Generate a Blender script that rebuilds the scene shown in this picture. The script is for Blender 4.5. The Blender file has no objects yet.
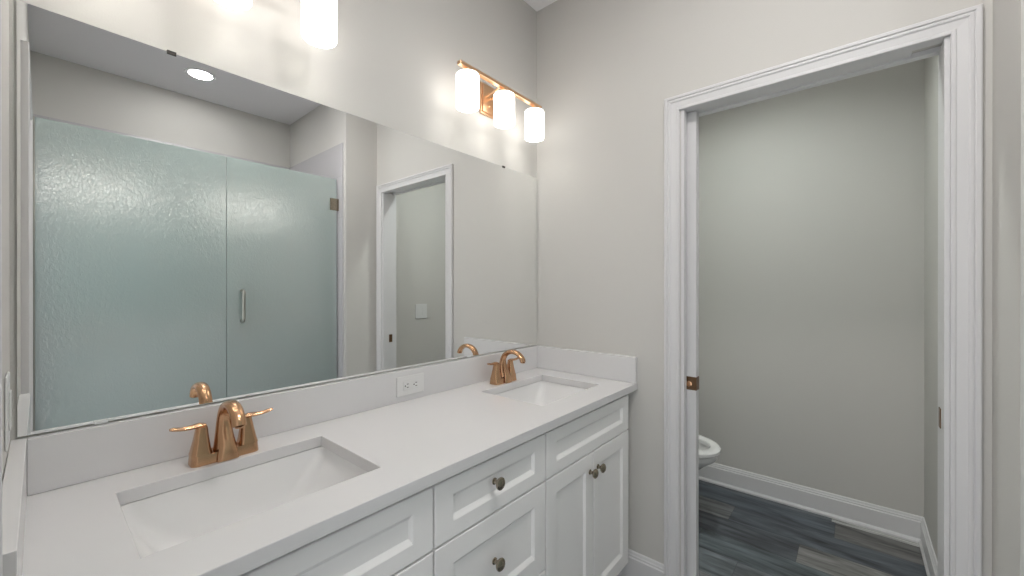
import bpy, bmesh, math, random
from mathutils import Vector, Matrix
R = math.radians
PI = math.pi
S = bpy.context.scene
COL = S.collection

# ---------------------------------------------------------------- camera
cam_d = bpy.data.cameras.new('camera')
cam_d.sensor_fit = 'HORIZONTAL'; cam_d.sensor_width = 36
cam_d.lens = 402.646 / 1024 * 36
cam_d.clip_start = 0.01; cam_d.clip_end = 50
cam = bpy.data.objects.new('camera', cam_d); COL.objects.link(cam)
yaw, pit = R(40.4521), R(-0.0711)
fw = Vector((math.cos(yaw) * math.cos(pit), math.sin(yaw) * math.cos(pit), math.sin(pit)))
rt = Vector((math.sin(yaw), -math.cos(yaw), 0))
up = rt.cross(fw)
cam.matrix_world = Matrix.Translation((-1.7133, -1.288, 1.3059)) @ Matrix((rt, up, -fw)).transposed().to_4x4()
S.camera = cam

# ---------------------------------------------------------------- world / exposure
WORLD_E = 1.85
w = bpy.data.worlds.new('world'); S.world = w; w.use_nodes = True
w.node_tree.nodes['Background'].inputs[0].default_value = (0.97, 0.985, 1.0, 1)
w.node_tree.nodes['Background'].inputs[1].default_value = WORLD_E
S.view_settings.view_transform = 'Standard'; S.view_settings.look = 'None'
S.view_settings.gamma = 1; S.view_settings.use_curve_mapping = False
S.view_settings.exposure = 0.0
S.cycles.use_denoising = True
S.cycles.max_bounces = 14; S.cycles.diffuse_bounces = 8; S.cycles.glossy_bounces = 8
S.cycles.transmission_bounces = 10
S.cycles.sample_clamp_indirect = 6

# light portal in the open entry doorway (even world light let in as added fill)
pl = bpy.data.lights.new('doorway_portal', 'AREA'); pl.shape = 'RECTANGLE'; pl.size = 2.03; pl.size_y = 0.75
pl.cycles.is_portal = True
po = bpy.data.objects.new('doorway_portal', pl); COL.objects.link(po)
po.location = (-1.87, -1.186, 1.017); po.rotation_euler = (0, R(-90), 0)
SHADE_E, BULB_E = 3.3, 8.0
SHOWER_E, ROOM_FILL_E, WC_FILL_E = 92.0, 58.0, 170.0  # room and closet values drive the added fill lamps

# ---------------------------------------------------------------- materials
def nt(name):
    m = bpy.data.materials.new(name); m.use_nodes = True
    n = m.node_tree; return m, n, n.nodes['Principled BSDF'], n.nodes.new, n.links.new
def mat(name, col, rough=0.5, metal=0.0, bump=0.0, bscale=200.0, bdist=0.001, spec=0.5, coat=0.0, mottled=0.0, stretch=None):
    m, n, p, N, L = nt(name)
    p.inputs['Base Color'].default_value = (*col, 1)
    p.inputs['Roughness'].default_value = rough; p.inputs['Metallic'].default_value = metal
    p.inputs['Specular IOR Level'].default_value = spec; p.inputs['Coat Weight'].default_value = coat
    if bump or mottled:
        tc = N('ShaderNodeTexCoord'); mp = N('ShaderNodeMapping'); no = N('ShaderNodeTexNoise')
        if stretch: mp.inputs['Scale'].default_value = stretch
        no.inputs['Scale'].default_value = bscale; no.inputs['Detail'].default_value = 3
        L(tc.outputs['Object'], mp.inputs[0]); L(mp.outputs[0], no.inputs['Vector'])
        if bump:
            b = N('ShaderNodeBump'); b.inputs['Strength'].default_value = bump; b.inputs['Distance'].default_value = bdist
            L(no.outputs['Fac'], b.inputs['Height']); L(b.outputs[0], p.inputs['Normal'])
        if mottled:
            r = N('ShaderNodeMix'); r.data_type = 'RGBA'
            r.inputs[6].default_value = (*[c * (1 - mottled) for c in col], 1)
            r.inputs[7].default_value = (*[min(1, c * (1 + mottled)) for c in col], 1)
            L(no.outputs['Fac'], r.inputs[0]); L(r.outputs[2], p.inputs['Base Color'])
    return m
M = {}
M['wall'] = mat('greige_wall_paint', (0.600, 0.588, 0.563), 0.75, bump=0.25, bscale=260, bdist=0.0015, spec=0.25)
M['wcwall'] = M['wall']
M['ceiling'] = mat('ceiling_paint', (0.88, 0.865, 0.885), 0.9, bump=0.15, bscale=200, spec=0.2)
M['trim'] = mat('white_trim_paint', (0.69, 0.685, 0.695), 0.35, spec=0.4)
M['cab'] = mat('white_cabinet_paint', (0.88, 0.87, 0.865), 0.38, spec=0.4)
M['quartz'] = mat('white_quartz', (0.695, 0.69, 0.695), 0.22, mottled=0.012, bscale=600, spec=0.5)
M['porcelain'] = mat('white_porcelain', (0.80, 0.80, 0.80), 0.12, spec=0.5, coat=0.3)
M['bronze'] = mat('brushed_bronze', (0.60, 0.36, 0.21), 0.24, 1.0, bump=0.12, bscale=400, bdist=0.0004, stretch=(1, 1, 8), mottled=0.08)
M['gold'] = mat('brushed_gold', (0.84, 0.54, 0.33), 0.3, 1.0, mottled=0.05, bscale=300)
M['knob'] = mat('antique_nickel', (0.36, 0.31, 0.24), 0.25, 1.0, mottled=0.15, bscale=120)
M['nickel'] = mat('satin_nickel', (0.42, 0.42, 0.38), 0.3, 1.0)
M['dark'] = mat('dark_metal', (0.05, 0.045, 0.04), 0.45, 0.6)
M['lock'] = mat('oil_rubbed_bronze', (0.20, 0.12, 0.07), 0.32, 1.0, mottled=0.2, bscale=90)
M['plate'] = mat('white_plastic', (0.72, 0.72, 0.715), 0.3)
M['slot'] = mat('dark_slot', (0.03, 0.03, 0.03), 0.6)
M['clear'] = mat('clip_plastic', (0.7, 0.72, 0.72), 0.15)
M['glassedge'] = mat('green_glass_edge', (0.16, 0.25, 0.23), 0.2)

def mirror_mat():
    m, n, p, N, L = nt('silvered_mirror')
    p.inputs['Base Color'].default_value = (0.93, 0.94, 0.935, 1); p.inputs['Metallic'].default_value = 1
    p.inputs['Roughness'].default_value = 0.0
    return m
M['mirror'] = mirror_mat()

def emit(name, col, e):
    m, n, p, N, L = nt(name)
    p.inputs['Base Color'].default_value = (0.9, 0.9, 0.88, 1); p.inputs['Roughness'].default_value = 0.35
    p.inputs['Emission Color'].default_value = (*col, 1); p.inputs['Emission Strength'].default_value = e
    return m
M['shade'] = emit('opal_glass_shade', (1.0, 0.965, 0.92), SHADE_E)
M['bulb'] = emit('lit_bulb', (1.0, 0.965, 0.93), BULB_E)
M['lens_shower'] = emit('lit_shower_lens', (1.0, 0.98, 0.96), SHOWER_E)
M['fill_room'] = emit('room_fill_lens', (1.0, 0.97, 0.94), ROOM_FILL_E)
M['fill_wc'] = emit('wc_fill_lens', (0.94, 1.0, 0.95), WC_FILL_E)

def tile_mat():
    m, n, p, N, L = nt('pale_shower_tile')
    tc = N('ShaderNodeTexCoord'); mp = N('ShaderNodeMapping'); br = N('ShaderNodeTexBrick')
    sx = N('ShaderNodeSeparateXYZ'); ad = N('ShaderNodeMath'); cb = N('ShaderNodeCombineXYZ')
    L(tc.outputs['Object'], sx.inputs[0]); L(sx.outputs[0], ad.inputs[0]); L(sx.outputs[1], ad.inputs[1])
    L(ad.outputs[0], cb.inputs[0]); L(sx.outputs[2], cb.inputs[1])
    L(cb.outputs[0], br.inputs['Vector'])
    br.offset = 0.5; br.inputs['Scale'].default_value = 1.0
    br.inputs['Brick Width'].default_value = 0.61; br.inputs['Row Height'].default_value = 0.305
    br.inputs['Mortar Size'].default_value = 0.0015
    br.inputs['Color1'].default_value = (0.54, 0.525, 0.545, 1); br.inputs['Color2'].default_value = (0.52, 0.51, 0.53, 1)
    br.inputs['Mortar'].default_value = (0.45, 0.44, 0.45, 1)
    L(br.outputs['Color'], p.inputs['Base Color']); p.inputs['Roughness'].default_value = 0.25
    return m
M['tile'] = tile_mat()

def floor_mat():
    m, n, p, N, L = nt('vinyl_plank')
    at = N('ShaderNodeAttribute'); at.attribute_name = 'plank_tone'
    tc = N('ShaderNodeTexCoord'); mp = N('ShaderNodeMapping'); no = N('ShaderNodeTexNoise')
    mp.inputs['Scale'].default_value = (22, 3.0, 1)
    ad = N('ShaderNodeVectorMath'); ad.operation = 'ADD'
    sc = N('ShaderNodeVectorMath'); sc.operation = 'SCALE'; sc.inputs['Scale'].default_value = 37.0
    L(at.outputs['Color'], sc.inputs[0])
    L(tc.outputs['Object'], mp.inputs[0]); L(mp.outputs[0], ad.inputs[0]); L(sc.outputs[0], ad.inputs[1])
    L(ad.outputs[0], no.inputs['Vector']); no.inputs['Scale'].default_value = 1.0
    no.inputs['Detail'].default_value = 6; no.inputs['Roughness'].default_value = 0.62; no.inputs['Distortion'].default_value = 0.6
    cr = N('ShaderNodeValToRGB'); e = cr.color_ramp.elements
    e[0].position = 0.30; e[0].color = (0.45, 0.45, 0.45, 1); e[1].position = 0.72; e[1].color = (3.6, 3.6, 3.6, 1)
    L(no.outputs['Fac'], cr.inputs[0])
    mx = N('ShaderNodeMix'); mx.data_type = 'RGBA'; mx.blend_type = 'MULTIPLY'; mx.inputs[0].default_value = 1
    L(at.outputs['Color'], mx.inputs[6]); L(cr.outputs[0], mx.inputs[7])
    L(mx.outputs[2], p.inputs['Base Color'])
    p.inputs['Roughness'].default_value = 0.42; p.inputs['Specular IOR Level'].default_value = 0.4
    b = N('ShaderNodeBump'); b.inputs['Strength'].default_value = 0.15; b.inputs['Distance'].default_value = 0.001
    L(no.outputs['Fac'], b.inputs['Height']); L(b.outputs[0], p.inputs['Normal'])
    return m
M['floor'] = floor_mat()

def frosted_mat():
    m = bpy.data.materials.new('rain_frosted_glass'); m.use_nodes = True; n = m.node_tree; n.nodes.clear()
    N, L = n.nodes.new, n.links.new
    out = N('ShaderNodeOutputMaterial')
    tc = N('ShaderNodeTexCoord'); no = N('ShaderNodeTexNoise'); no.inputs['Scale'].default_value = 85; no.inputs['Detail'].default_value = 3.0; no.inputs['Distortion'].default_value = 0.8
    mp = N('ShaderNodeMapping'); mp.inputs['Scale'].default_value = (1, 1, 0.6)
    L(tc.outputs['Object'], mp.inputs[0]); L(mp.outputs[0], no.inputs['Vector'])
    b = N('ShaderNodeBump'); b.inputs['Strength'].default_value = 0.50; b.inputs['Distance'].default_value = 0.0030
    L(no.outputs['Fac'], b.inputs['Height'])
    tr = N('ShaderNodeBsdfTranslucent'); tr.inputs['Color'].default_value = (0.72, 0.85, 0.83, 1)
    df = N('ShaderNodeBsdfDiffuse'); df.inputs['Color'].default_value = (0.60, 0.69, 0.675, 1)
    rf = N('ShaderNodeBsdfRefraction'); rf.inputs['Color'].default_value = (0.76, 0.88, 0.86, 1)
    rf.inputs['Roughness'].default_value = 0.22; rf.inputs['IOR'].default_value = 1.12
    gl = N('ShaderNodeBsdfGlossy'); gl.inputs['Roughness'].default_value = 0.09; gl.inputs['Color'].default_value = (1, 1, 1, 1)
    L(b.outputs[0], gl.inputs['Normal']); L(b.outputs[0], rf.inputs['Normal'])
    m1 = N('ShaderNodeMixShader'); m1.inputs[0].default_value = 0.45; L(tr.outputs[0], m1.inputs[1]); L(df.outputs[0], m1.inputs[2])
    m2 = N('ShaderNodeMixShader'); m2.inputs[0].default_value = 0.33; L(m1.outputs[0], m2.inputs[1]); L(rf.outputs[0], m2.inputs[2])
    m3 = N('ShaderNodeMixShader'); m3.inputs[0].default_value = 0.32; L(m2.outputs[0], m3.inputs[1]); L(gl.outputs[0], m3.inputs[2])
    L(m3.outputs[0], out.inputs[0])
    return m
M['frost'] = frosted_mat()

# ---------------------------------------------------------------- geometry helpers
def box(bm, x0, x1, y0, y1, z0, z1, bev=0.0, seg=2):
    vs = [bm.verts.new((x, y, z)) for z in (z0, z1) for y in (y0, y1) for x in (x0, x1)]
    fs = [bm.faces.new([vs[i] for i in q]) for q in ((0, 2, 3, 1), (4, 5, 7, 6), (0, 1, 5, 4), (2, 6, 7, 3), (0, 4, 6, 2), (1, 3, 7, 5))]
    if bev > 0:
        es = list({e for f in fs for e in f.edges})
        bmesh.ops.bevel(bm, geom=es, offset=bev, segments=seg, profile=0.5, affect='EDGES')
def loft(bm, rings, cap0=True, cap1=True, closed=True):
    vr = [[bm.verts.new(p) for p in r] for r in rings]
    n = len(vr[0])
    for a, b in zip(vr, vr[1:]):
        for i in range(n if closed else n - 1):
            j = (i + 1) % n
            bm.faces.new((a[i], a[j], b[j], b[i]))
    if cap0: bm.faces.new(list(reversed(vr[0])))
    if cap1: bm.faces.new(vr[-1])
def circ(c, r, n=24, axis='z', r2=None):
    r2 = r if r2 is None else r2; out = []
    for i in range(n):
        a = 2 * PI * i / n; u, v = r * math.cos(a), r2 * math.sin(a)
        out.append(Vector(c) + (Vector((u, v, 0)) if axis == 'z' else Vector((0, u, v)) if axis == 'x' else Vector((v, 0, u))))
    return out
def lathe(bm, c, prof, n=28, axis='z', cap0=True, cap1=True):
    c = Vector(c); ax = {'z': Vector((0, 0, 1)), 'x': Vector((1, 0, 0)), 'y': Vector((0, 1, 0))}[axis]
    loft(bm, [circ(c + ax * t, max(r, 1e-4), n, axis) for r, t in prof], cap0, cap1)
def rrect(cx, cy, hx, hy, r, z, n=5, fn=None):
    out = []
    for qx, qy, a0 in ((1, 1, 0), (-1, 1, 90), (-1, -1, 180), (1, -1, 270)):
        for k in range(n + 1):
            a = R(a0 + 90 * k / n)
            out.append(Vector((cx + qx * (hx - r) + r * math.cos(a), cy + qy * (hy - r) + r * math.sin(a), z)))
    return out
def tube(bm, pts, radii, n=14, side=Vector((1, 0, 0)), cap=True):
    """sweep of an ellipse: radii = (half width along 'side', half thickness)"""
    pts = [Vector(p) for p in pts]; rings = []
    for i, p in enumerate(pts):
        t = (pts[min(i + 1, len(pts) - 1)] - pts[max(i - 1, 0)]).normalized()
        s = (side - t * side.dot(t)).normalized(); o = t.cross(s)
        a, b = radii[i] if isinstance(radii[i], tuple) else (radii[i], radii[i])
        rings.append([p + s * a * math.cos(2 * PI * k / n) + o * b * math.sin(2 * PI * k / n) for k in range(n)])
    loft(bm, rings, cap, cap)
def smooth_path(pts, k=6):
    """Catmull-Rom through tuples of any length"""
    out = []; P = [pts[0]] + list(pts) + [pts[-1]]
    for i in range(1, len(P) - 2):
        for j in range(k):
            t = j / k
            out.append(tuple(0.5 * (2 * b + (c - a) * t + (2 * a - 5 * b + 4 * c - d) * t * t + (3 * b - a - 3 * c + d) * t ** 3)
                             for a, b, c, d in zip(P[i - 1], P[i], P[i + 1], P[i + 2])))
    out.append(tuple(pts[-1])); return out
def obj(name, bm, m, parent=None, smooth=False, origin=None):
    bmesh.ops.recalc_face_normals(bm, faces=bm.faces)
    if origin is not None:
        bmesh.ops.translate(bm, verts=bm.verts, vec=-Vector(origin))
    me = bpy.data.meshes.new(name); bm.to_mesh(me); bm.free()
    o = bpy.data.objects.new(name, me); COL.objects.link(o)
    if origin is not None: o.location = origin
    me.materials.append(m if not isinstance(m, str) else M[m])
    if smooth:
        me.polygons.foreach_set('use_smooth', [True] * len(me.polygons))
        try: me.set_sharp_from_angle(angle=R(38))
        except Exception: pass
    if parent is not None: o.parent = parent
    return o
def NB(): return bmesh.new()
def thing(name, label, cat, loc=(0, 0, 0), group=None):
    o = bpy.data.objects.new(name, None); COL.objects.link(o); o.location = loc; o.empty_display_size = 0.1
    o['label'] = label; o['category'] = cat
    if group: o['group'] = group
    return o
def tag(o, label, cat, group=None):
    o['label'] = label; o['category'] = cat
    if group: o['group'] = group
    return o
def struct(name, bm, m, smooth=False):
    o = obj(name, bm, m, None, smooth); o['kind'] = 'structure'; return o
def dup(root, loc, label, group=None):
    r = root.copy(); COL.objects.link(r); r.location = loc; r['label'] = label
    if group: r['group'] = group
    for ch in list(root.children):
        c = ch.copy(); COL.objects.link(c); c.parent = r
        for g in list(ch.children):
            d = g.copy(); COL.objects.link(d); d.parent = c
    return r
def mbox(*a, **k):
    bm = NB(); box(bm, *a, **k); return bm

# ---------------------------------------------------------------- dimensions
XL = -1.7526          # left wall face; mirror wall is y = 0, end wall x = 0
CH = 2.770            # ceiling
YS = -1.577           # face of the short wall beside the shower
XS = -0.250           # its end / right side of shower
YB = -2.600           # shower back
WX0, WX1, WY = 0.115, 1.213, -1.556   # water closet
DY0, DY1, DZ = -0.742, -1.497, 2.035  # closet door opening

# ---------------------------------------------------------------- room shell
T = 0.115
# floor: individual plank faces, tones as attribute
def build_floor():
    rng = random.Random(7)
    bm = NB(); tones = []
    pitch = 0.178; x = 1.154 - pitch * 18
    special = {  # row right edge -> list of (y_from, y_to, tone)
        1.154: [(-1.205, -2.2, (0.065, 0.064, 0.062)), (-0.05, -1.205, (0.035, 0.042, 0.050))],
        0.976: [(0.3, -0.745, (0.085, 0.088, 0.090)), (-0.745, -2.1, (0.040, 0.046, 0.054))],
        0.798: [(0.2, -1.073, (0.036, 0.040, 0.046)), (-1.073, -2.2, (0.095, 0.094, 0.092))],
        0.620: [(0.2, -0.66, (0.05, 0.06, 0.068)), (-0.66, -1.8, (0.050, 0.060, 0.066))],
    }
    pal = [(0.035, 0.042, 0.052), (0.06, 0.066, 0.072), (0.045, 0.062, 0.072), (0.11, 0.112, 0.115), (0.075, 0.085, 0.092), (0.2, 0.2, 0.195)]
    while x < 1.3:
        xr = round(x + pitch, 3); rows = None
        for k, v in special.items():
            if abs(k - xr) < 0.01: rows = list(v)
        if rows is None:
            y = 0.1 + rng.uniform(0, 1.0); rows = []
            while y > -2.7:
                L = rng.uniform(0.9, 1.22); c = rng.choice(pal); rows.append((y, y - L, c)); y -= L
        else:
            y = min(r[1] for r in rows)
            while y > -2.7:
                rows.append((y, y - 1.1, rng.choice(pal))); y -= 1.1
        for ya, yb, c in rows:
            x0, x1 = max(x, XL - T), min(xr, WX1 + T)
            ya, yb = min(ya, 0.1), max(yb, YB - T)
            if x1 <= x0 or ya <= yb: continue
            g = 0.0006
            f = bm.faces.new([bm.verts.new(v) for v in ((x0 + g, yb + g, 0), (x1 - g, yb + g, 0), (x1 - g, ya - g, 0), (x0 + g, ya - g, 0))])
            tones.append(c)
        x += pitch
    # sub-floor slab right below, showing as the dark joints
    nf = len(bm.faces)
    box(bm, XL - T, WX1 + T, YB - T, 0.1, -0.08, -0.0008)
    me = bpy.data.meshes.new('floor'); bm.to_mesh(me); 
    ca = me.color_attributes.new('plank_tone', 'FLOAT_COLOR', 'CORNER')
    for p in me.polygons:
        c = tones[p.index] if p.index < nf else (0.015, 0.015, 0.015)
        for li in p.loop_indices: ca.data[li].color = (*c, 1)
    bm.free()
    o = bpy.data.objects.new('floor', me); COL.objects.link(o); me.materials.append(M['floor']); o['kind'] = 'structure'
build_floor()
bm = NB(); box(bm, XL - T, WX1 + T, YB - T, 0.1, CH, CH + 0.08); struct('ceiling', bm, 'ceiling')
bm = NB(); box(bm, XL - T, WX1 + T, 0, 0.1, 0, CH); struct('wall_back', bm, 'wall')
bm = NB()
LY0, LY1 = -0.812, -1.560                       # left doorway
box(bm, XL - T, XL, LY0, 0, 0, CH); box(bm, XL - T, XL, YB - T, LY1, 0, CH); box(bm, XL - T, XL, LY1, LY0, DZ, CH)
struct('wall_left', bm, 'wall')
bm = NB()                                       # end wall with pocket
box(bm, 0, 0.030, DY0, 0, 0, CH); box(bm, 0.095, T, DY0, 0, 0, CH)
box(bm, 0.030, 0.095, DY0, 0, DZ + 0.05, CH)
box(bm, 0, T, DY1, DY0, DZ + 0.015, CH); box(bm, 0, T, YS, DY1, 0, CH)
struct('wall_right', bm, 'wall')
bm = NB(); box(bm, XS, 0.0, YB - T, YS, 0, CH); box(bm, 0.0, WX1 + T, YS - 0.1, WY if False else YS, 0, CH)
box(bm, T, WX1 + T, YS, WY, 0, CH)
struct('wall_front', bm, 'wall')
bm = NB(); box(bm, XL, XS, YB - T, YB, 0, CH); struct('wall_shower', bm, 'wall')
bm = NB(); box(bm, WX1, WX1 + T, YS, 0, 0, CH); struct('wall_closet', bm, 'wall')

# shower tile cladding (three sides) and curb
TZ = 2.38
for nm, a in (('trim_1', (XS - 0.008, XS, YB, -1.616, 0, TZ)), ('trim_2', (XL + 0.008, XS - 0.008, YB, YB + 0.008, 0, TZ)),
              ('trim_3', (XL, XL + 0.008, YB, -1.616, 0, TZ))):
    struct(nm, mbox(*a, bev=0.001), 'tile')
struct('trim_4', mbox(XL, XS, -1.735, -1.63, 0, 0.10, bev=0.004), 'quartz')

# casings -----------------------------------------------------------
PROF = [(0, 0), (0, .009), (.002, .011), (.009, .011), (.012, .0085), (.034, .0105), (.038, .0145), (.043, .0145), (.046, .012),
        (.049, .0165), (.057, .0165), (.060, .014), (.060, 0)]
def casing(name, y0, y1, zt, x, sgn, k=1.0):
    bm = NB(); rings = []
    for yy, dirn, zz in ((y0, 1, 0), (y0, 1, 1), (y1, -1, 1), (y1, -1, 0)):
        rings.append([Vector((x + sgn * t * k, yy + dirn * wd, (zt + wd) if zz else 0.0)) for wd, t in PROF])
    loft(bm, rings, True, True)
    return struct(name, bm, 'trim')
casing('trim_5', DY0 + 0.005, DY1 - 0.0, DZ + 0.0, 0, -1)
casing('trim_6', DY0 + 0.005, DY1 + 0.0, DZ + 0.0, T, 1) if False else None
casing('trim_7', LY0 + 0.005, LY1 - 0.005, DZ + 0.0, XL, 1, 1.15)
# jambs of the closet doorway: split left jamb, right jamb, head with track slot
bm = NB()
box(bm, -0.001, 0.034, DY0 - 0.012, DY0, 0, DZ, bev=0.0015); box(bm, 0.090, T + 0.001, DY0 - 0.012, DY0, 0, DZ, bev=0.0015)
box(bm, -0.001, T + 0.001, DY1, DY1 + 0.012, 0, DZ, bev=0.0015)
box(bm, -0.001, 0.034, DY1, DY0, DZ, DZ + 0.015); box(bm, 0.088, T + 0.001, DY1, DY0, DZ, DZ + 0.015)
box(bm, 0.034, 0.088, DY1, DY0, DZ + 0.030, DZ + 0.045)
struct('door_frame_1'.replace('door_frame_1', 'trim_8'), bm, 'trim')
struct('trim_9', mbox(0.035, 0.087, DY1 + 0.075, DY0 - 0.02, DZ + 0.006, DZ + 0.012), 'trim')
# strike plate on the right jamb
o = struct('trim_10', mbox(0.050, 0.078, DY1 + 0.012, DY1 + 0.0145, 0.880, 0.940, bev=0.001), 'lock')

# left (entry) doorway: jambs and a panelled door left open for the added fill ------------
bm = NB()
box(bm, XL - T, XL, LY0 - 0.014, LY0, 0, DZ); box(bm, XL - T, XL, LY1, LY1 + 0.014, 0, DZ); box(bm, XL - T, XL, LY1, LY0, DZ - 0.014, DZ)
struct('trim_11', bm, 'trim')
def panel_leaf(bm, x0, x1, y0, y1, z0, z1, cols=2):
    """door leaf in the YZ plane: stiles and rails around recessed panels"""
    t = 0.006; st = 0.11
    box(bm, x0 + t, x1 - t, y0 + 0.002, y1 - 0.002, z0 + 0.002, z1 - 0.002)
    zs = [z0, z0 + 0.22, z0 + 0.85, z0 + 1.0, z1 - 0.12, z1]
    for a, b in ((zs[0], zs[1]), (zs[2], zs[3]), (zs[4], zs[5])): box(bm, x0, x1, y0 + st - 0.003, y1 - st + 0.003, a, b, bev=0.002)
    for a, b in ((y0, y0 + st), (y1 - st, y1)): box(bm, x0 - 0.0002, x1 + 0.0002, a, b, z0, z1, bev=0.002)
leaf_in = NB(); panel_leaf(leaf_in, 0, 0.035, 0, 0.72, 0.01, DZ - 0.016)      # standing open into the next room
bmesh.ops.transform(leaf_in, matrix=Matrix.Translation((XL - T - 0.004, LY1 - 0.004, 0)) @ Matrix.Rotation(R(86), 4, 'Z'), verts=leaf_in.verts)
d2 = struct('door_2', leaf_in, 'trim')

# closet pocket door ------------------------------------------------
PE = -0.789
leaf = NB(); panel_leaf(leaf, 0.044, 0.079, PE, -0.03, 0.012, DZ + 0.001)
d1 = struct('door_1', leaf, 'trim')
lk = obj('latch', mbox(0.0425, 0.0805, PE - 0.0015, PE + 0.052, 0.880, 0.935, bev=0.001), 'lock', d1)
bm = NB(); lathe(bm, (0.0425, PE + 0.028, 0.905), [(0.012, 0), (0.012, -0.003), (0.008, -0.004), (0.008, -0.002)], 20, 'x'); obj('finger_pull', bm, 'bronze', lk)

# baseboards --------------------------------------------------------
BB = [(0, 0), (0.020, 0), (0.020, 0.010), (0.015, 0.020), (0.0135, 0.022), (0.0135, 0.106), (0.010, 0.110), (0.010, 0.118), (0.0075, 0.121), (0.0055, 0.130), (0.003, 0.134), (0, 0.134)]
def baseboard(name, a, b, nrm, ma=0, mb=0):
    """a->b along the wall face, nrm = into the room; ma/mb: mitre sign at each end"""
    a, b, nrm = Vector(a), Vector(b), Vector(nrm); d = (b - a).normalized(); bm = NB()
    loft(bm, [[a + nrm * t + d * (t * ma) + Vector((0, 0, z)) for t, z in BB], [b + nrm * t - d * (t * mb) + Vector((0, 0, z)) for t, z in BB]])
    return struct(name, bm, 'trim')
baseboard('baseboard_closet_back', (WX1, 0, 0), (WX1, WY, 0), (-1, 0, 0), 1, 1)
baseboard('baseboard_closet_front', (WX1, WY, 0), (T, WY, 0), (0, 1, 0), 1, 0)
baseboard('baseboard_closet_far', (T, 0, 0), (WX1, 0, 0), (0, -1, 0), 0, 1)
baseboard('baseboard_right', (0, -0.02, 0), (0, DY0 + 0.064, 0), (-1, 0, 0))
baseboard('baseboard_front', (-0.018, YS, 0), (XS, YS, 0), (0, 1, 0))
baseboard('baseboard_left', (XL, -0.56, 0), (XL, LY0 + 0.064, 0), (1, 0, 0))

# ---------------------------------------------------------------- vanity
CZ, CB, CF = 0.885, 0.855, -0.557      # counter top, underside, front
SKL, SKR = -1.4035, -0.3455             # sink centres
SHX, SHY, SCY = 0.2085, 0.154, -0.288
def slab_with_holes(bm, xs, ys, holes, z0, z1):
    V = {}
    def v(x, y, z):
        k = (x, y, z)
        if k not in V: V[k] = bm.verts.new(k)
        return V[k]
    hole = lambda i, j: (i, j) in holes or i < 0 or j < 0 or i >= len(xs) - 1 or j >= len(ys) - 1
    for i in range(len(xs) - 1):
        for j in range(len(ys) - 1):
            if hole(i, j): continue
            x0, x1, y0, y1 = xs[i], xs[i + 1], ys[j], ys[j + 1]
            bm.faces.new((v(x0, y0, z1), v(x1, y0, z1), v(x1, y1, z1), v(x0, y1, z1)))
            bm.faces.new((v(x0, y1, z0), v(x1, y1, z0), v(x1, y0, z0), v(x0, y0, z0)))
            for (di, dj, p, q) in ((-1, 0, (x0, y0), (x0, y1)), (1, 0, (x1, y0), (x1, y1)), (0, -1, (x0, y0), (x1, y0)), (0, 1, (x0, y1), (x1, y1))):
                if hole(i + di, j + dj): bm.faces.new((v(*p, z0), v(*q, z0), v(*q, z1), v(*p, z1)))
bm = NB()
xs = [XL + 0.001, SKL - SHX, SKL + SHX, SKR - SHX, SKR + SHX, -0.001]
ys = [CF, SCY - SHY, SCY + SHY, -0.001]
slab_with_holes(bm, xs, ys, {(1, 1), (3, 1)}, CB, CZ)
ct = obj('countertop', bm, 'quartz'); tag(ct, 'long white quartz countertop with two rectangular sink cutouts, on the vanity cabinets', 'countertop')
bv = ct.modifiers.new('bevel', 'BEVEL'); bv.width = 0.002; bv.segments = 2; bv.limit_method = 'ANGLE'
SZ = CZ + 0.0005; ST = 1.0
tag(obj('backsplash', mbox(XL + 0.0225, -0.0215, -0.021, -0.001, SZ, ST, bev=0.0012), 'quartz'),
    'long white quartz backsplash strip below the mirror', 'backsplash')
tag(obj('side_splash', mbox(-0.021, -0.001, CF + 0.001, -0.001, SZ, ST, bev=0.0012), 'quartz'),
    'white quartz side splash on the wall between right sink and closet doorway', 'side splash')
tag(obj('side_splash', mbox(XL + 0.001, XL + 0.022, -0.545, -0.001, SZ, ST, bev=0.0012), 'quartz'),
    'white quartz side splash at the left end of the counter below the light switch', 'side splash')

# cabinets
FY, BY = -0.535, -0.515     # door face, box front
def shaker(bm, x0, x1, z0, z1, rx, rz):
    """front panel facing -Y with a sloped inner frame edge and recessed field"""
    def ring(dx, dz, y): return [Vector((x0 + dx, y, z0 + dz)), Vector((x1 - dx, y, z0 + dz)), Vector((x1 - dx, y, z1 - dz)), Vector((x0 + dx, y, z1 - dz))]
    loft(bm, [ring(0, 0, BY), ring(0, 0, FY + 0.0015), ring(0.0015, 0.0015, FY), ring(rx, rz, FY), ring(rx + 0.0012, rz + 0.002, FY + 0.0012),
              ring(rx + 0.0060, rz + 0.0125, FY + 0.0095)])
def knob(x, z, parent):
    bm = NB(); lathe(bm, (0, 0, 0), [(0.0085, 0), (0.0085, -0.002), (0.0055, -0.004), (0.005, -0.011), (0.0085, -0.014), (0.0135, -0.0175), (0.0155, -0.021), (0.0150, -0.0245), (0.0105, -0.0285), (0.004, -0.0302)], 28, 'y')
    k = obj('knob', bm, 'knob', parent, True); k.location = (x, FY - 0.0003, z); k.scale = (1.05, 1.05, 1.12); return k
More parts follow.
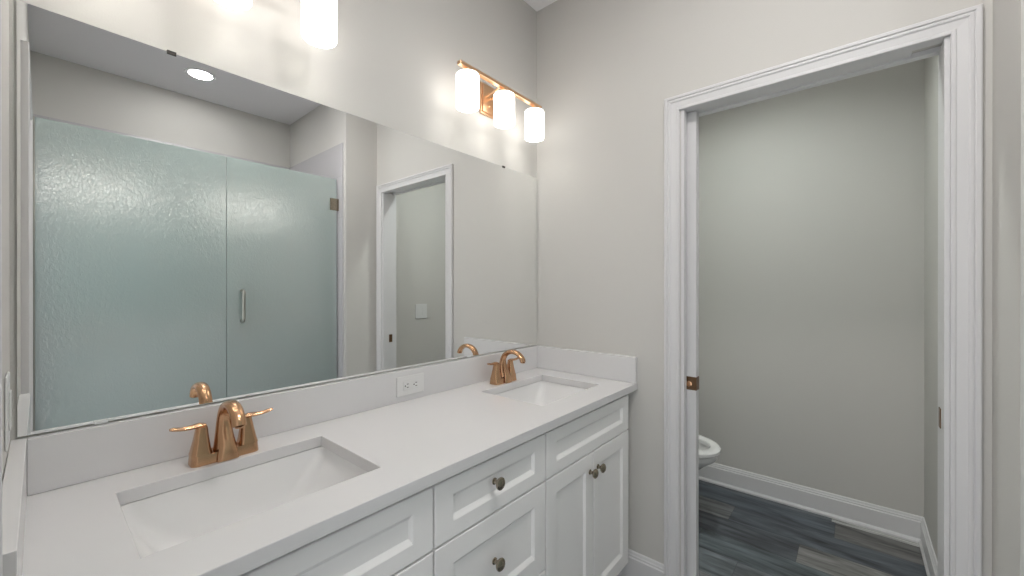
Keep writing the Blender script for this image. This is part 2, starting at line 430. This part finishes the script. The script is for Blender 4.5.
def cabinet(x0, x1, label, fronts):
    t = thing('vanity_cabinet', label, 'cabinet', (0, 0, 0), None)
    bm = NB(); p = 0.018
    box(bm, x0, x0 + p, BY, -0.004, 0.10, CB - 0.001); box(bm, x1 - p, x1, BY, -0.004, 0.10, CB - 0.001)
    box(bm, x0 + p, x1 - p, -0.016, -0.004, 0.10, CB - 0.001); box(bm, x0 + p, x1 - p, BY, -0.016, 0.10, 0.118)
    box(bm, x0 + p, x1 - p, BY, BY + p, CB - 0.035, CB - 0.001); box(bm, x0 + p, x1 - p, BY, BY + p, 0.66, 0.70)
    obj('body', bm, 'cab', t)
    obj('toe_kick', mbox(x0, x1, -0.455, -0.440, 0.0, 0.10), 'cab', t)
    g = 0.0022
    for kind, a, b, z0, z1, kn in fronts:
        bm = NB(); small = (z1 - z0) < 0.2
        shaker(bm, a + g, b - g, z0, z1, 0.056, 0.040 if small else 0.056)
        f = obj(kind, bm, 'cab', t)
        if kn: knob(kn[0], kn[1], f)
    return t
ZA, ZB_, ZC = 0.838, 0.690, 0.684
def sinkbase(x0, x1, label):
    xm = (x0 + x1) / 2
    return cabinet(x0, x1, label, [('false_front', x0, x1, ZB_, ZA, None),
        ('door', x0, xm, 0.106, ZC, (xm - 0.030, 0.618)), ('door', xm, x1, 0.106, ZC, (xm + 0.030, 0.618))])
C0, C1, C2, C3 = -1.7300, -1.112, -0.662, -0.044
sinkbase(C0, C1 - 0.001, 'white shaker sink cabinet under the left sink, cut off by the photo bottom')
sinkbase(C2 + 0.001, C3, 'white shaker cabinet with two doors under the right sink, nearest the closet doorway')
cabinet(C1 + 0.001, C2 - 0.001, 'white shaker drawer cabinet between the two sink cabinets with stacked drawers', [
    ('drawer', C1 + 0.001, C2 - 0.001, ZB_, ZA, ((C1 + C2) / 2 - 0.018, 0.775)),
    ('drawer', C1 + 0.001, C2 - 0.001, 0.408, ZC, ((C1 + C2) / 2 - 0.018, 0.556)),
    ('drawer', C1 + 0.001, C2 - 0.001, 0.106, 0.402, ((C1 + C2) / 2 - 0.018, 0.265))])

# sinks
def make_sink(cx, label):
    t = thing('sink', label, 'sink', (cx, SCY, CB))
    bm = NB(); Z = -0.001
    spec = [(SHX + 0.018, SHY + 0.018, 0.030, Z, 0), (SHX + 0.018, SHY + 0.018, 0.030, Z - 0.012, 0)]
    outer = [rrect(0, 0, a, b, r, z) for a, b, r, z, _ in spec]
    outer += [rrect(0, 0, 0.205, 0.155, 0.03, Z - 0.03), rrect(0, 0, 0.17, 0.135, 0.04, Z - 0.11), rrect(0, 0, 0.11, 0.10, 0.05, Z - 0.150)]
    inner = [(SHX + 0.002, SHY + 0.002, 0.026, Z), (SHX + 0.001, SHY + 0.001, 0.026, Z - 0.006), (SHX - 0.004, SHY - 0.002, 0.030, Z - 0.018),
             (SHX - 0.022, SHY - 0.006, 0.036, Z - 0.050), (SHX - 0.052, SHY - 0.014, 0.045, Z - 0.090), (SHX - 0.078, SHY - 0.026, 0.055, Z - 0.115),
             (SHX - 0.110, SHY - 0.046, 0.055, Z - 0.128), (0.05, 0.05, 0.048, Z - 0.134), (0.023, 0.023, 0.0225, Z - 0.137)]
    rings = list(reversed(outer)) + [rrect(0, 0, a, b, r, z) for a, b, r, z in inner]
    loft(bm, rings, True, True)
    obj('basin', bm, 'porcelain', t, True)
    bm = NB(); lathe(bm, (0, 0, Z - 0.137), [(0.024, 0.0005), (0.024, 0.003), (0.020, 0.0045), (0.019, 0.002), (0.015, 0.002), (0.015, 0.006), (0.010, 0.009), (0.001, 0.010)], 28)
    obj('drain', bm, 'bronze', t, True)
    return t
s1 = make_sink(SKL, 'white rectangular undermount sink on the left, nearest the camera')
dup(s1, (SKR, SCY, CB), 'white rectangular undermount sink on the right, nearest the closet doorway')

# faucets
def make_faucet(loc, label):
    t = thing('faucet', label, 'faucet', loc)
    bm = NB(); loft(bm, [rrect(0, 0, 0.0705, 0.025, 0.014, 0.0003), rrect(0, 0, 0.0705, 0.025, 0.014, 0.003), rrect(0, 0, 0.0690, 0.0225, 0.013, 0.020), rrect(0, 0, 0.0680, 0.0215, 0.012, 0.0235)])
    obj('base_plate', bm, 'bronze', t, True)
    # spout: wide ribbon rising from the base and arching forward
    pts = smooth_path([(0, -0.002, 0.0237, 0.0250, 0.0200), (0, 0.004, 0.050, 0.0205, 0.0155), (0, 0.006, 0.080, 0.0170, 0.0125), (0, -0.002, 0.110, 0.0155, 0.0110),
                       (0, -0.022, 0.131, 0.0155, 0.0105), (0, -0.052, 0.140, 0.0155, 0.0098), (0, -0.082, 0.135, 0.0152, 0.0096), (0, -0.104, 0.119, 0.0148, 0.0098), (0, -0.113, 0.101, 0.0145, 0.0100)], 5)
    bm = NB(); tube(bm, [p[:3] for p in pts], [(p[3], p[4]) for p in pts], 20)
    sp = obj('spout', bm, 'bronze', t, True)
    bm = NB(); pf = [(0, -0.0315, 0.001, 0.0225, 0.006), (0, -0.0275, 0.022, 0.0195, 0.007), (0, -0.0215, 0.042, 0.0150, 0.006), (0, -0.014, 0.065, 0.013, 0.0035), (0, -0.0085, 0.088, 0.009, 0.003), (0, -0.010, 0.105, 0.006, 0.002)]
    pf = smooth_path(pf, 4); tube(bm, [p[:3] for p in pf], [(p[3], p[4]) for p in pf], 12)
    obj('spout_skirt', bm, 'bronze', t, True)
    bm = NB(); lathe(bm, (0, -0.1128, 0.0995), [(0.0085, 0.0012), (0.0085, -0.002), (0.007, -0.002)], 20); obj('aerator', bm, 'bronze', sp, True)
    for s in (-1, 1):
        bm = NB(); cx = s * 0.0485
        loft(bm, [rrect(cx, 0, 0.0210, 0.0210, 0.010, 0.0237), rrect(cx, 0, 0.0185, 0.0185, 0.010, 0.035), rrect(cx - s * 0.001, 0, 0.0145, 0.0145, 0.009, 0.060), rrect(cx - s * 0.002, 0, 0.0115, 0.0115, 0.008, 0.084), rrect(cx - s * 0.002, 0, 0.0105, 0.0105, 0.008, 0.088)])
        h = obj('handle', bm, 'bronze', t, True)
        bm = NB()
        lp = smooth_path([(cx - s * 0.010, 0, 0.0895, 0.0095, 0.0035), (cx + s * 0.002, 0, 0.0910, 0.0105, 0.0060), (cx + s * 0.016, -0.001, 0.0905, 0.0090, 0.0055), (cx + s * 0.033, -0.003, 0.0910, 0.0075, 0.0046), (cx + s * 0.050, -0.005, 0.0945, 0.0070, 0.0042), (cx + s * 0.058, -0.006, 0.0960, 0.0050, 0.0030)], 4)
        tube(bm, [p[:3] for p in lp], [(p[3], p[4]) for p in lp], 12, Vector((0, 1, 0)))
        obj('lever', bm, 'bronze', h, True)
    return t
FC = -0.094
f1 = make_faucet((-1.415, FC, CZ), 'copper-bronze two-handle faucet behind the left sink, the nearer one')
dup(f1, (-0.372, FC, CZ), 'copper-bronze two-handle faucet behind the right sink, near the end wall corner')

# ---------------------------------------------------------------- mirror
mt = thing('wall_mirror', 'large frameless rectangular mirror above the backsplash, reflecting the frosted shower', 'mirror', (-0.873, 0, 1.004))
MX0, MX1, MZ0, MZ1 = -1.7431, -0.004, 1.0045, 1.8846
def local(bm, o):
    bmesh.ops.translate(bm, verts=bm.verts, vec=-Vector(o.location)); return bm
bm = NB()
def mr(d, y): return [Vector((MX0 + d, y, MZ0 + d)), Vector((MX1 - d, y, MZ0 + d)), Vector((MX1 - d, y, MZ1 - d)), Vector((MX0 + d, y, MZ1 - d))]
loft(bm, [mr(0, -0.0055), mr(0.0006, -0.0060)], False, True)
obj('glass', local(bm, mt), 'mirror', mt)
obj('backing', local(mbox(MX0, MX1, -0.0055, -0.0012, MZ0, MZ1), mt), 'glassedge', mt)
for x, top in ((-1.502, 1), (-0.271, 1), (-1.625, 0), (-0.50, 0)):
    bm = NB()
    if top: box(bm, x - 0.009, x + 0.009, -0.0085, -0.001, MZ1 + 0.0005, MZ1 + 0.003, bev=0.0005); box(bm, x - 0.009, x + 0.009, -0.0085, -0.0065, MZ1 - 0.006, MZ1 + 0.003, bev=0.0008)
    else: box(bm, x - 0.011, x + 0.011, -0.0085, -0.0065, MZ0 - 0.003, MZ0 + 0.006, bev=0.0008)
    obj('clip', local(bm, mt), 'dark' if top else 'clear', mt)

# ---------------------------------------------------------------- vanity lights
def make_light(cx, label):
    t = thing('vanity_light', label, 'wall light', (cx, 0, 2.16), 'vanity wall lights above the mirror')
    bm = NB(); box(bm, -0.045, 0.045, -0.012, -0.001, -0.070, 0.070, bev=0.002); box(bm, -0.037, 0.037, -0.0185, -0.0122, -0.062, 0.062, bev=0.003)
    bp = obj('backplate', bm, 'gold', t)
    for sz in (-0.030, 0.030):
        bm = NB(); lathe(bm, (0, -0.0188, sz), [(0.005, 0), (0.0045, -0.003), (0.001, -0.005)], 16, 'y'); obj('screw', bm, 'gold', bp, True)
    bm = NB()
    for sx in (-0.016, 0.016): tube(bm, [(sx, -0.0187, 0.010), (sx, -0.060, 0.016), (sx, -0.100, 0.026)], [0.0045] * 3, 12)
    obj('arm', bm, 'gold', t, True)
    obj('crossbar', mbox(-0.267, 0.267, -0.121, -0.101, 0.0175, 0.0325, bev=0.002), 'gold', t)
    for dx in (-0.2195, 0.0, 0.2195):
        bm = NB(); lathe(bm, (dx, -0.1105, -0.004), [(0.0245, 0.0005), (0.0245, 0.006), (0.016, 0.009), (0.014, 0.0210)], 28)
        obj('socket_cup', bm, 'gold', t, True)
        bm = NB(); r = 0.047
        prof = [(0.012, -0.0045), (r - 0.007, -0.0045), (r - 0.002, -0.0065), (r, -0.0115), (r, -0.134), (r - 0.0015, -0.138), (r - 0.004, -0.138), (r - 0.005, -0.134), (r - 0.005, -0.014), (r - 0.012, -0.0095), (0.012, -0.0095)]
        lathe(bm, (dx, -0.1105, 0), prof, 36, 'z', False, False)
        sh = obj('glass_shade', bm, 'shade', t, True)
        bm = NB(); lathe(bm, (dx, -0.1105, 0), [(0.012, -0.012), (0.013, -0.03), (0.022, -0.055), (0.030, -0.080), (0.029, -0.100), (0.018, -0.115), (0.002, -0.120)], 24)
        obj('bulb', bm, 'bulb', sh, True)
    return t
l1 = make_light(-0.3855, 'three-shade brushed gold wall light over the right sink, fully in view')
dup(l1, (-1.4080, 0, 2.16), 'three-shade wall light over the left sink, mostly cut off by the photo top')

# ---------------------------------------------------------------- wall plates
def toggle_plate(name, c, nrm, label, gang=2, th=0.006):
    """two-gang rocker plate; nrm '+x' or '+y' is the facing direction"""
    t = thing(name, label, 'light switch', c)
    def ob(nm, a0, a1, d0, d1, z0, z1, m, par, bev=0.0008):
        if nrm == '+x': b = mbox(d0, d1, a0, a1, z0, z1, bev=bev)
        else: b = mbox(a0, a1, d0, d1, z0, z1, bev=bev)
        return obj(nm, b, m, par)
    ob('cover_plate', -0.0375 - 0.0225 * (gang - 1), 0.0375 + 0.0225 * (gang - 1), 0.0005, th, -0.0625, 0.0625, 'plate', t, th * 0.45)
    for s in ((-0.023, 0.023) if gang == 2 else (0,)):
        ob('rocker', s - 0.016, s + 0.016, th + 0.0002, th + 0.0022, -0.033, 0.033, 'plate', t)
    return t
toggle_plate('light_switch', (XL, -0.165, 1.092), '+x', 'white rocker switch plate on the left wall at the very left edge', 1, 0.0045)
toggle_plate('light_switch', (0.406, WY, 1.103), '+y', 'white switch inside the toilet closet, seen only in the mirror')

ot = thing('power_outlet', 'white horizontal power outlet on the backsplash between the two sinks', 'outlet', (-0.816, -0.0212, 0.943))
obj('cover_plate', mbox(-0.060, 0.060, -0.0055, -0.0003, -0.036, 0.036, bev=0.0025), 'plate', ot)
obj('receptacle', mbox(-0.034, 0.034, -0.0080, -0.0057, -0.0165, 0.0165, bev=0.0015), 'plate', ot)
rc = ot.children[-1]
for s in (-1, 1):
    bm = NB()
    for dz in (-0.006, 0.006): box(bm, s * 0.019 - 0.004 + 0.004 * 1, s * 0.019 + 0.008, -0.00835, -0.00795, dz - 0.0012, dz + 0.0012)
    lathe(bm, (s * 0.019 - 0.006, -0.00835, 0), [(0.0026, 0), (0.0026, 0.0004)], 14, 'y')
    obj('slots', bm, 'slot', rc)

# ---------------------------------------------------------------- shower
GY, GT = -1.683, 0.005
gp = thing('glass_screen', 'fixed frosted rain-glass shower panel left of the handled glass door, seen in the mirror', 'shower glass', (-1.35, GY, 0.1))
def glass(x0, x1, z0, z1): return mbox(x0, x1, GY - GT, GY + GT, z0, z1)
obj('glass', local(glass(XL + 0.0245, -0.9675, 0.104, 2.114), gp), 'frost', gp)
obj('channel', local(mbox(XL + 0.0085, XL + 0.0242, GY - 0.010, GY + 0.010, 0.101, 2.114), gp), 'nickel', gp)
gd = thing('shower_door', 'hinged frosted rain-glass shower door with metal loop handle, seen in the mirror', 'shower door', (-0.61, GY, 0.1))
obj('glass', local(glass(-0.9635, -0.272, 0.110, 2.114), gd), 'frost', gd)
for z0 in (1.880, 0.33):
    bm = NB(); box(bm, -0.322, -0.268, GY - 0.012, GY - GT - 0.0003, z0, z0 + 0.088, bev=0.0015); box(bm, -0.322, -0.268, GY + GT + 0.0003, GY + 0.012, z0, z0 + 0.088, bev=0.0015)
    box(bm, -0.2675, XS - 0.0085, GY - 0.014, GY + 0.014, z0, z0 + 0.088, bev=0.0015)
    obj('hinge', local(bm, gd), 'knob', gd)
for s in (1, -1):
    bm = NB(); y0 = GY + s * (GT + 0.0005); y1 = GY + s * 0.045
    pts = smooth_path([(-0.884, y0, 1.285), (-0.884, y0 + s * 0.02, 1.287), (-0.884, y1 - s * 0.003, 1.278), (-0.884, y1, 1.25), (-0.884, y1, 1.19), (-0.884, y1, 1.13), (-0.884, y1 - s * 0.003, 1.102), (-0.884, y0 + s * 0.02, 1.093), (-0.884, y0, 1.095)], 5)
    tube(bm, pts, [0.0095] * len(pts), 14)
    obj('handle', local(bm, gd), 'nickel', gd, True)
# valve and shower head on the right side wall
vt = thing('shower_valve', 'dark round shower valve with lever, blurred behind the frosted glass', 'shower valve', (XS - 0.0085, -2.10, 1.03))
bm = NB(); lathe(bm, (0, 0, 0), [(0.080, -0.0003), (0.080, -0.006), (0.072, -0.010), (0.03, -0.012)], 36, 'x'); obj('escutcheon', bm, 'nickel', vt, True)
bm = NB(); lathe(bm, (0, 0, 0), [(0.026, -0.0122), (0.026, -0.05), (0.020, -0.056)], 24, 'x'); tube(bm, [(-0.045, 0, 0), (-0.05, 0.05, 0.004), (-0.05, 0.10, 0.006)], [0.010, 0.008, 0.007], 12, Vector((0, 0, 1))); obj('lever', bm, 'nickel', vt, True)
ht = thing('overhead_shower', 'shower head on a bent arm, faint dark shape behind the frosted glass', 'shower', (XS - 0.0085, -2.10, 1.98))
bm = NB(); ap = smooth_path([(0, 0, 0), (-0.06, 0, 0.01), (-0.12, 0, -0.01), (-0.16, 0, -0.05)], 5); tube(bm, ap, [0.0095] * len(ap), 12, Vector((0, 1, 0))); obj('arm', bm, 'nickel', ht, True)
bm = NB(); lathe(bm, (-0.175, 0, -0.085), [(0.012, 0.035), (0.018, 0.022), (0.045, 0.004), (0.048, -0.006), (0.044, -0.009)], 28); obj('shower_head', bm, 'nickel', ht, True)

# ---------------------------------------------------------------- ceiling lights: shower downlight, plus two unseen added fills
def downlight(x, y, label, m, r=0.066):
    t = thing('recessed_downlight', label, 'ceiling light', (x, y, CH))
    bm = NB(); lathe(bm, (0, 0, 0), [(r + 0.0005, -0.0035), (r + 0.020, -0.006), (r + 0.023, -0.0005), (r + 0.0005, -0.0005)], 48, 'z', False, False)
    tr_ = obj('trim_ring', bm, 'trim', t, True)
    bm = NB(); lathe(bm, (0, 0, 0), [(r, -0.0008), (r, -0.0030), (r - 0.004, -0.0040)], 48); obj('lens', bm, m, t)
    return t
downlight(-0.995, -2.150, 'lit round recessed ceiling light above the shower, seen in the mirror', 'lens_shower')
downlight(-0.90, -1.15, 'large round added fill light on the ceiling between vanity and shower', 'fill_room', 0.15)  # unseen lamp added to fill the room
t = thing('closet_fill_light', 'round drum fill light added inside the toilet closet', 'ceiling light', (0.46, -0.85, CH))  # unseen lamp added to brighten the closet
bm = NB(); lathe(bm, (0, 0, 0), [(0.100, -0.001), (0.100, -0.100), (0.096, -0.102), (0.096, -0.030)], 40, 'z', True, False); obj('fill_baffle', bm, 'trim', t, True)  # deep rim shaped to keep the added light off the upper walls
bm = NB(); lathe(bm, (0, 0, 0), [(0.094, -0.036), (0.094, -0.040)], 40); obj('lens', bm, 'fill_wc', t)

# ---------------------------------------------------------------- toilet (back to the y = 0 wall, facing -y)
tt = thing('toilet', 'white toilet in the closet, only its rounded seat front visible past the door', 'toilet', (0.655, 0, 0))
def egg(hx, yb, yf, z, n=40, flat=0.0):
    out = []; yc = yb + (yf - yb) * 0.40
    for i in range(n):
        a = 2 * PI * i / n; c, s = math.cos(a), math.sin(a)
        y = yc + ((yb - yc) * s if s > 0 else (yf - yc) * -s)
        out.append(Vector((hx * (abs(c) ** 0.9) * (1 if c > 0 else -1), y, z)))
    return out
bm = NB()
loft(bm, [egg(0.115, -0.18, -0.56, 0.0), egg(0.112, -0.18, -0.56, 0.03), egg(0.100, -0.20, -0.53, 0.10), egg(0.105, -0.20, -0.54, 0.18), egg(0.130, -0.20, -0.59, 0.26), egg(0.162, -0.20, -0.665, 0.33), egg(0.180, -0.20, -0.715, 0.368), egg(0.185, -0.20, -0.724, 0.385), egg(0.185, -0.20, -0.724, 0.402), egg(0.180, -0.207, -0.718, 0.4065),
          egg(0.150, -0.27, -0.698, 0.4065), egg(0.142, -0.28, -0.690, 0.385), egg(0.11, -0.32, -0.64, 0.31), egg(0.05, -0.40, -0.54, 0.24)])
obj('bowl', bm, 'porcelain', tt, True)
bm = NB()
loft(bm, [egg(0.136, -0.29, -0.683, 0.4275), egg(0.136, -0.29, -0.683, 0.409), egg(0.187, -0.235, -0.731, 0.4075), egg(0.192, -0.230, -0.737, 0.413), egg(0.192, -0.230, -0.737, 0.428), egg(0.187, -0.235, -0.731, 0.434), egg(0.162, -0.26, -0.708, 0.437), egg(0.140, -0.286, -0.687, 0.433), egg(0.136, -0.29, -0.683, 0.4275)], False, False)
obj('seat', bm, 'porcelain', tt, True)
bm = NB()   # raised lid leaning on the tank
lid = [[Vector((p.x, -0.222 + dy - 0.03 * ((-p.y - 0.232) / 0.5) * -1, 0.445 + (-p.y - 0.232) * 0.80)) for p in egg(0.184 - q, -0.236 - q, -0.727 + q, 0)] for dy, q in ((-0.008, 0.004), (-0.004, 0), (0.004, 0), (0.008, 0.004))]
loft(bm, lid); obj('lid', bm, 'porcelain', tt, True)
obj('tank', mbox(-0.215, 0.215, -0.185, -0.015, 0.395, 0.735, bev=0.02, seg=4), 'porcelain', tt, True)
obj('tank_lid', mbox(-0.225, 0.225, -0.195, -0.010, 0.736, 0.768, bev=0.010, seg=3), 'porcelain', tt, True)
bm = NB(); lathe(bm, (-0.15, -0.1852, 0.68), [(0.012, 0), (0.012, -0.008)], 16, 'y'); tube(bm, [(-0.15, -0.195, 0.68), (-0.10, -0.198, 0.675), (-0.08, -0.198, 0.672)], [0.006, 0.005, 0.004], 10, Vector((0, 0, 1))); obj('flush_lever', bm, 'nickel', tt, True)
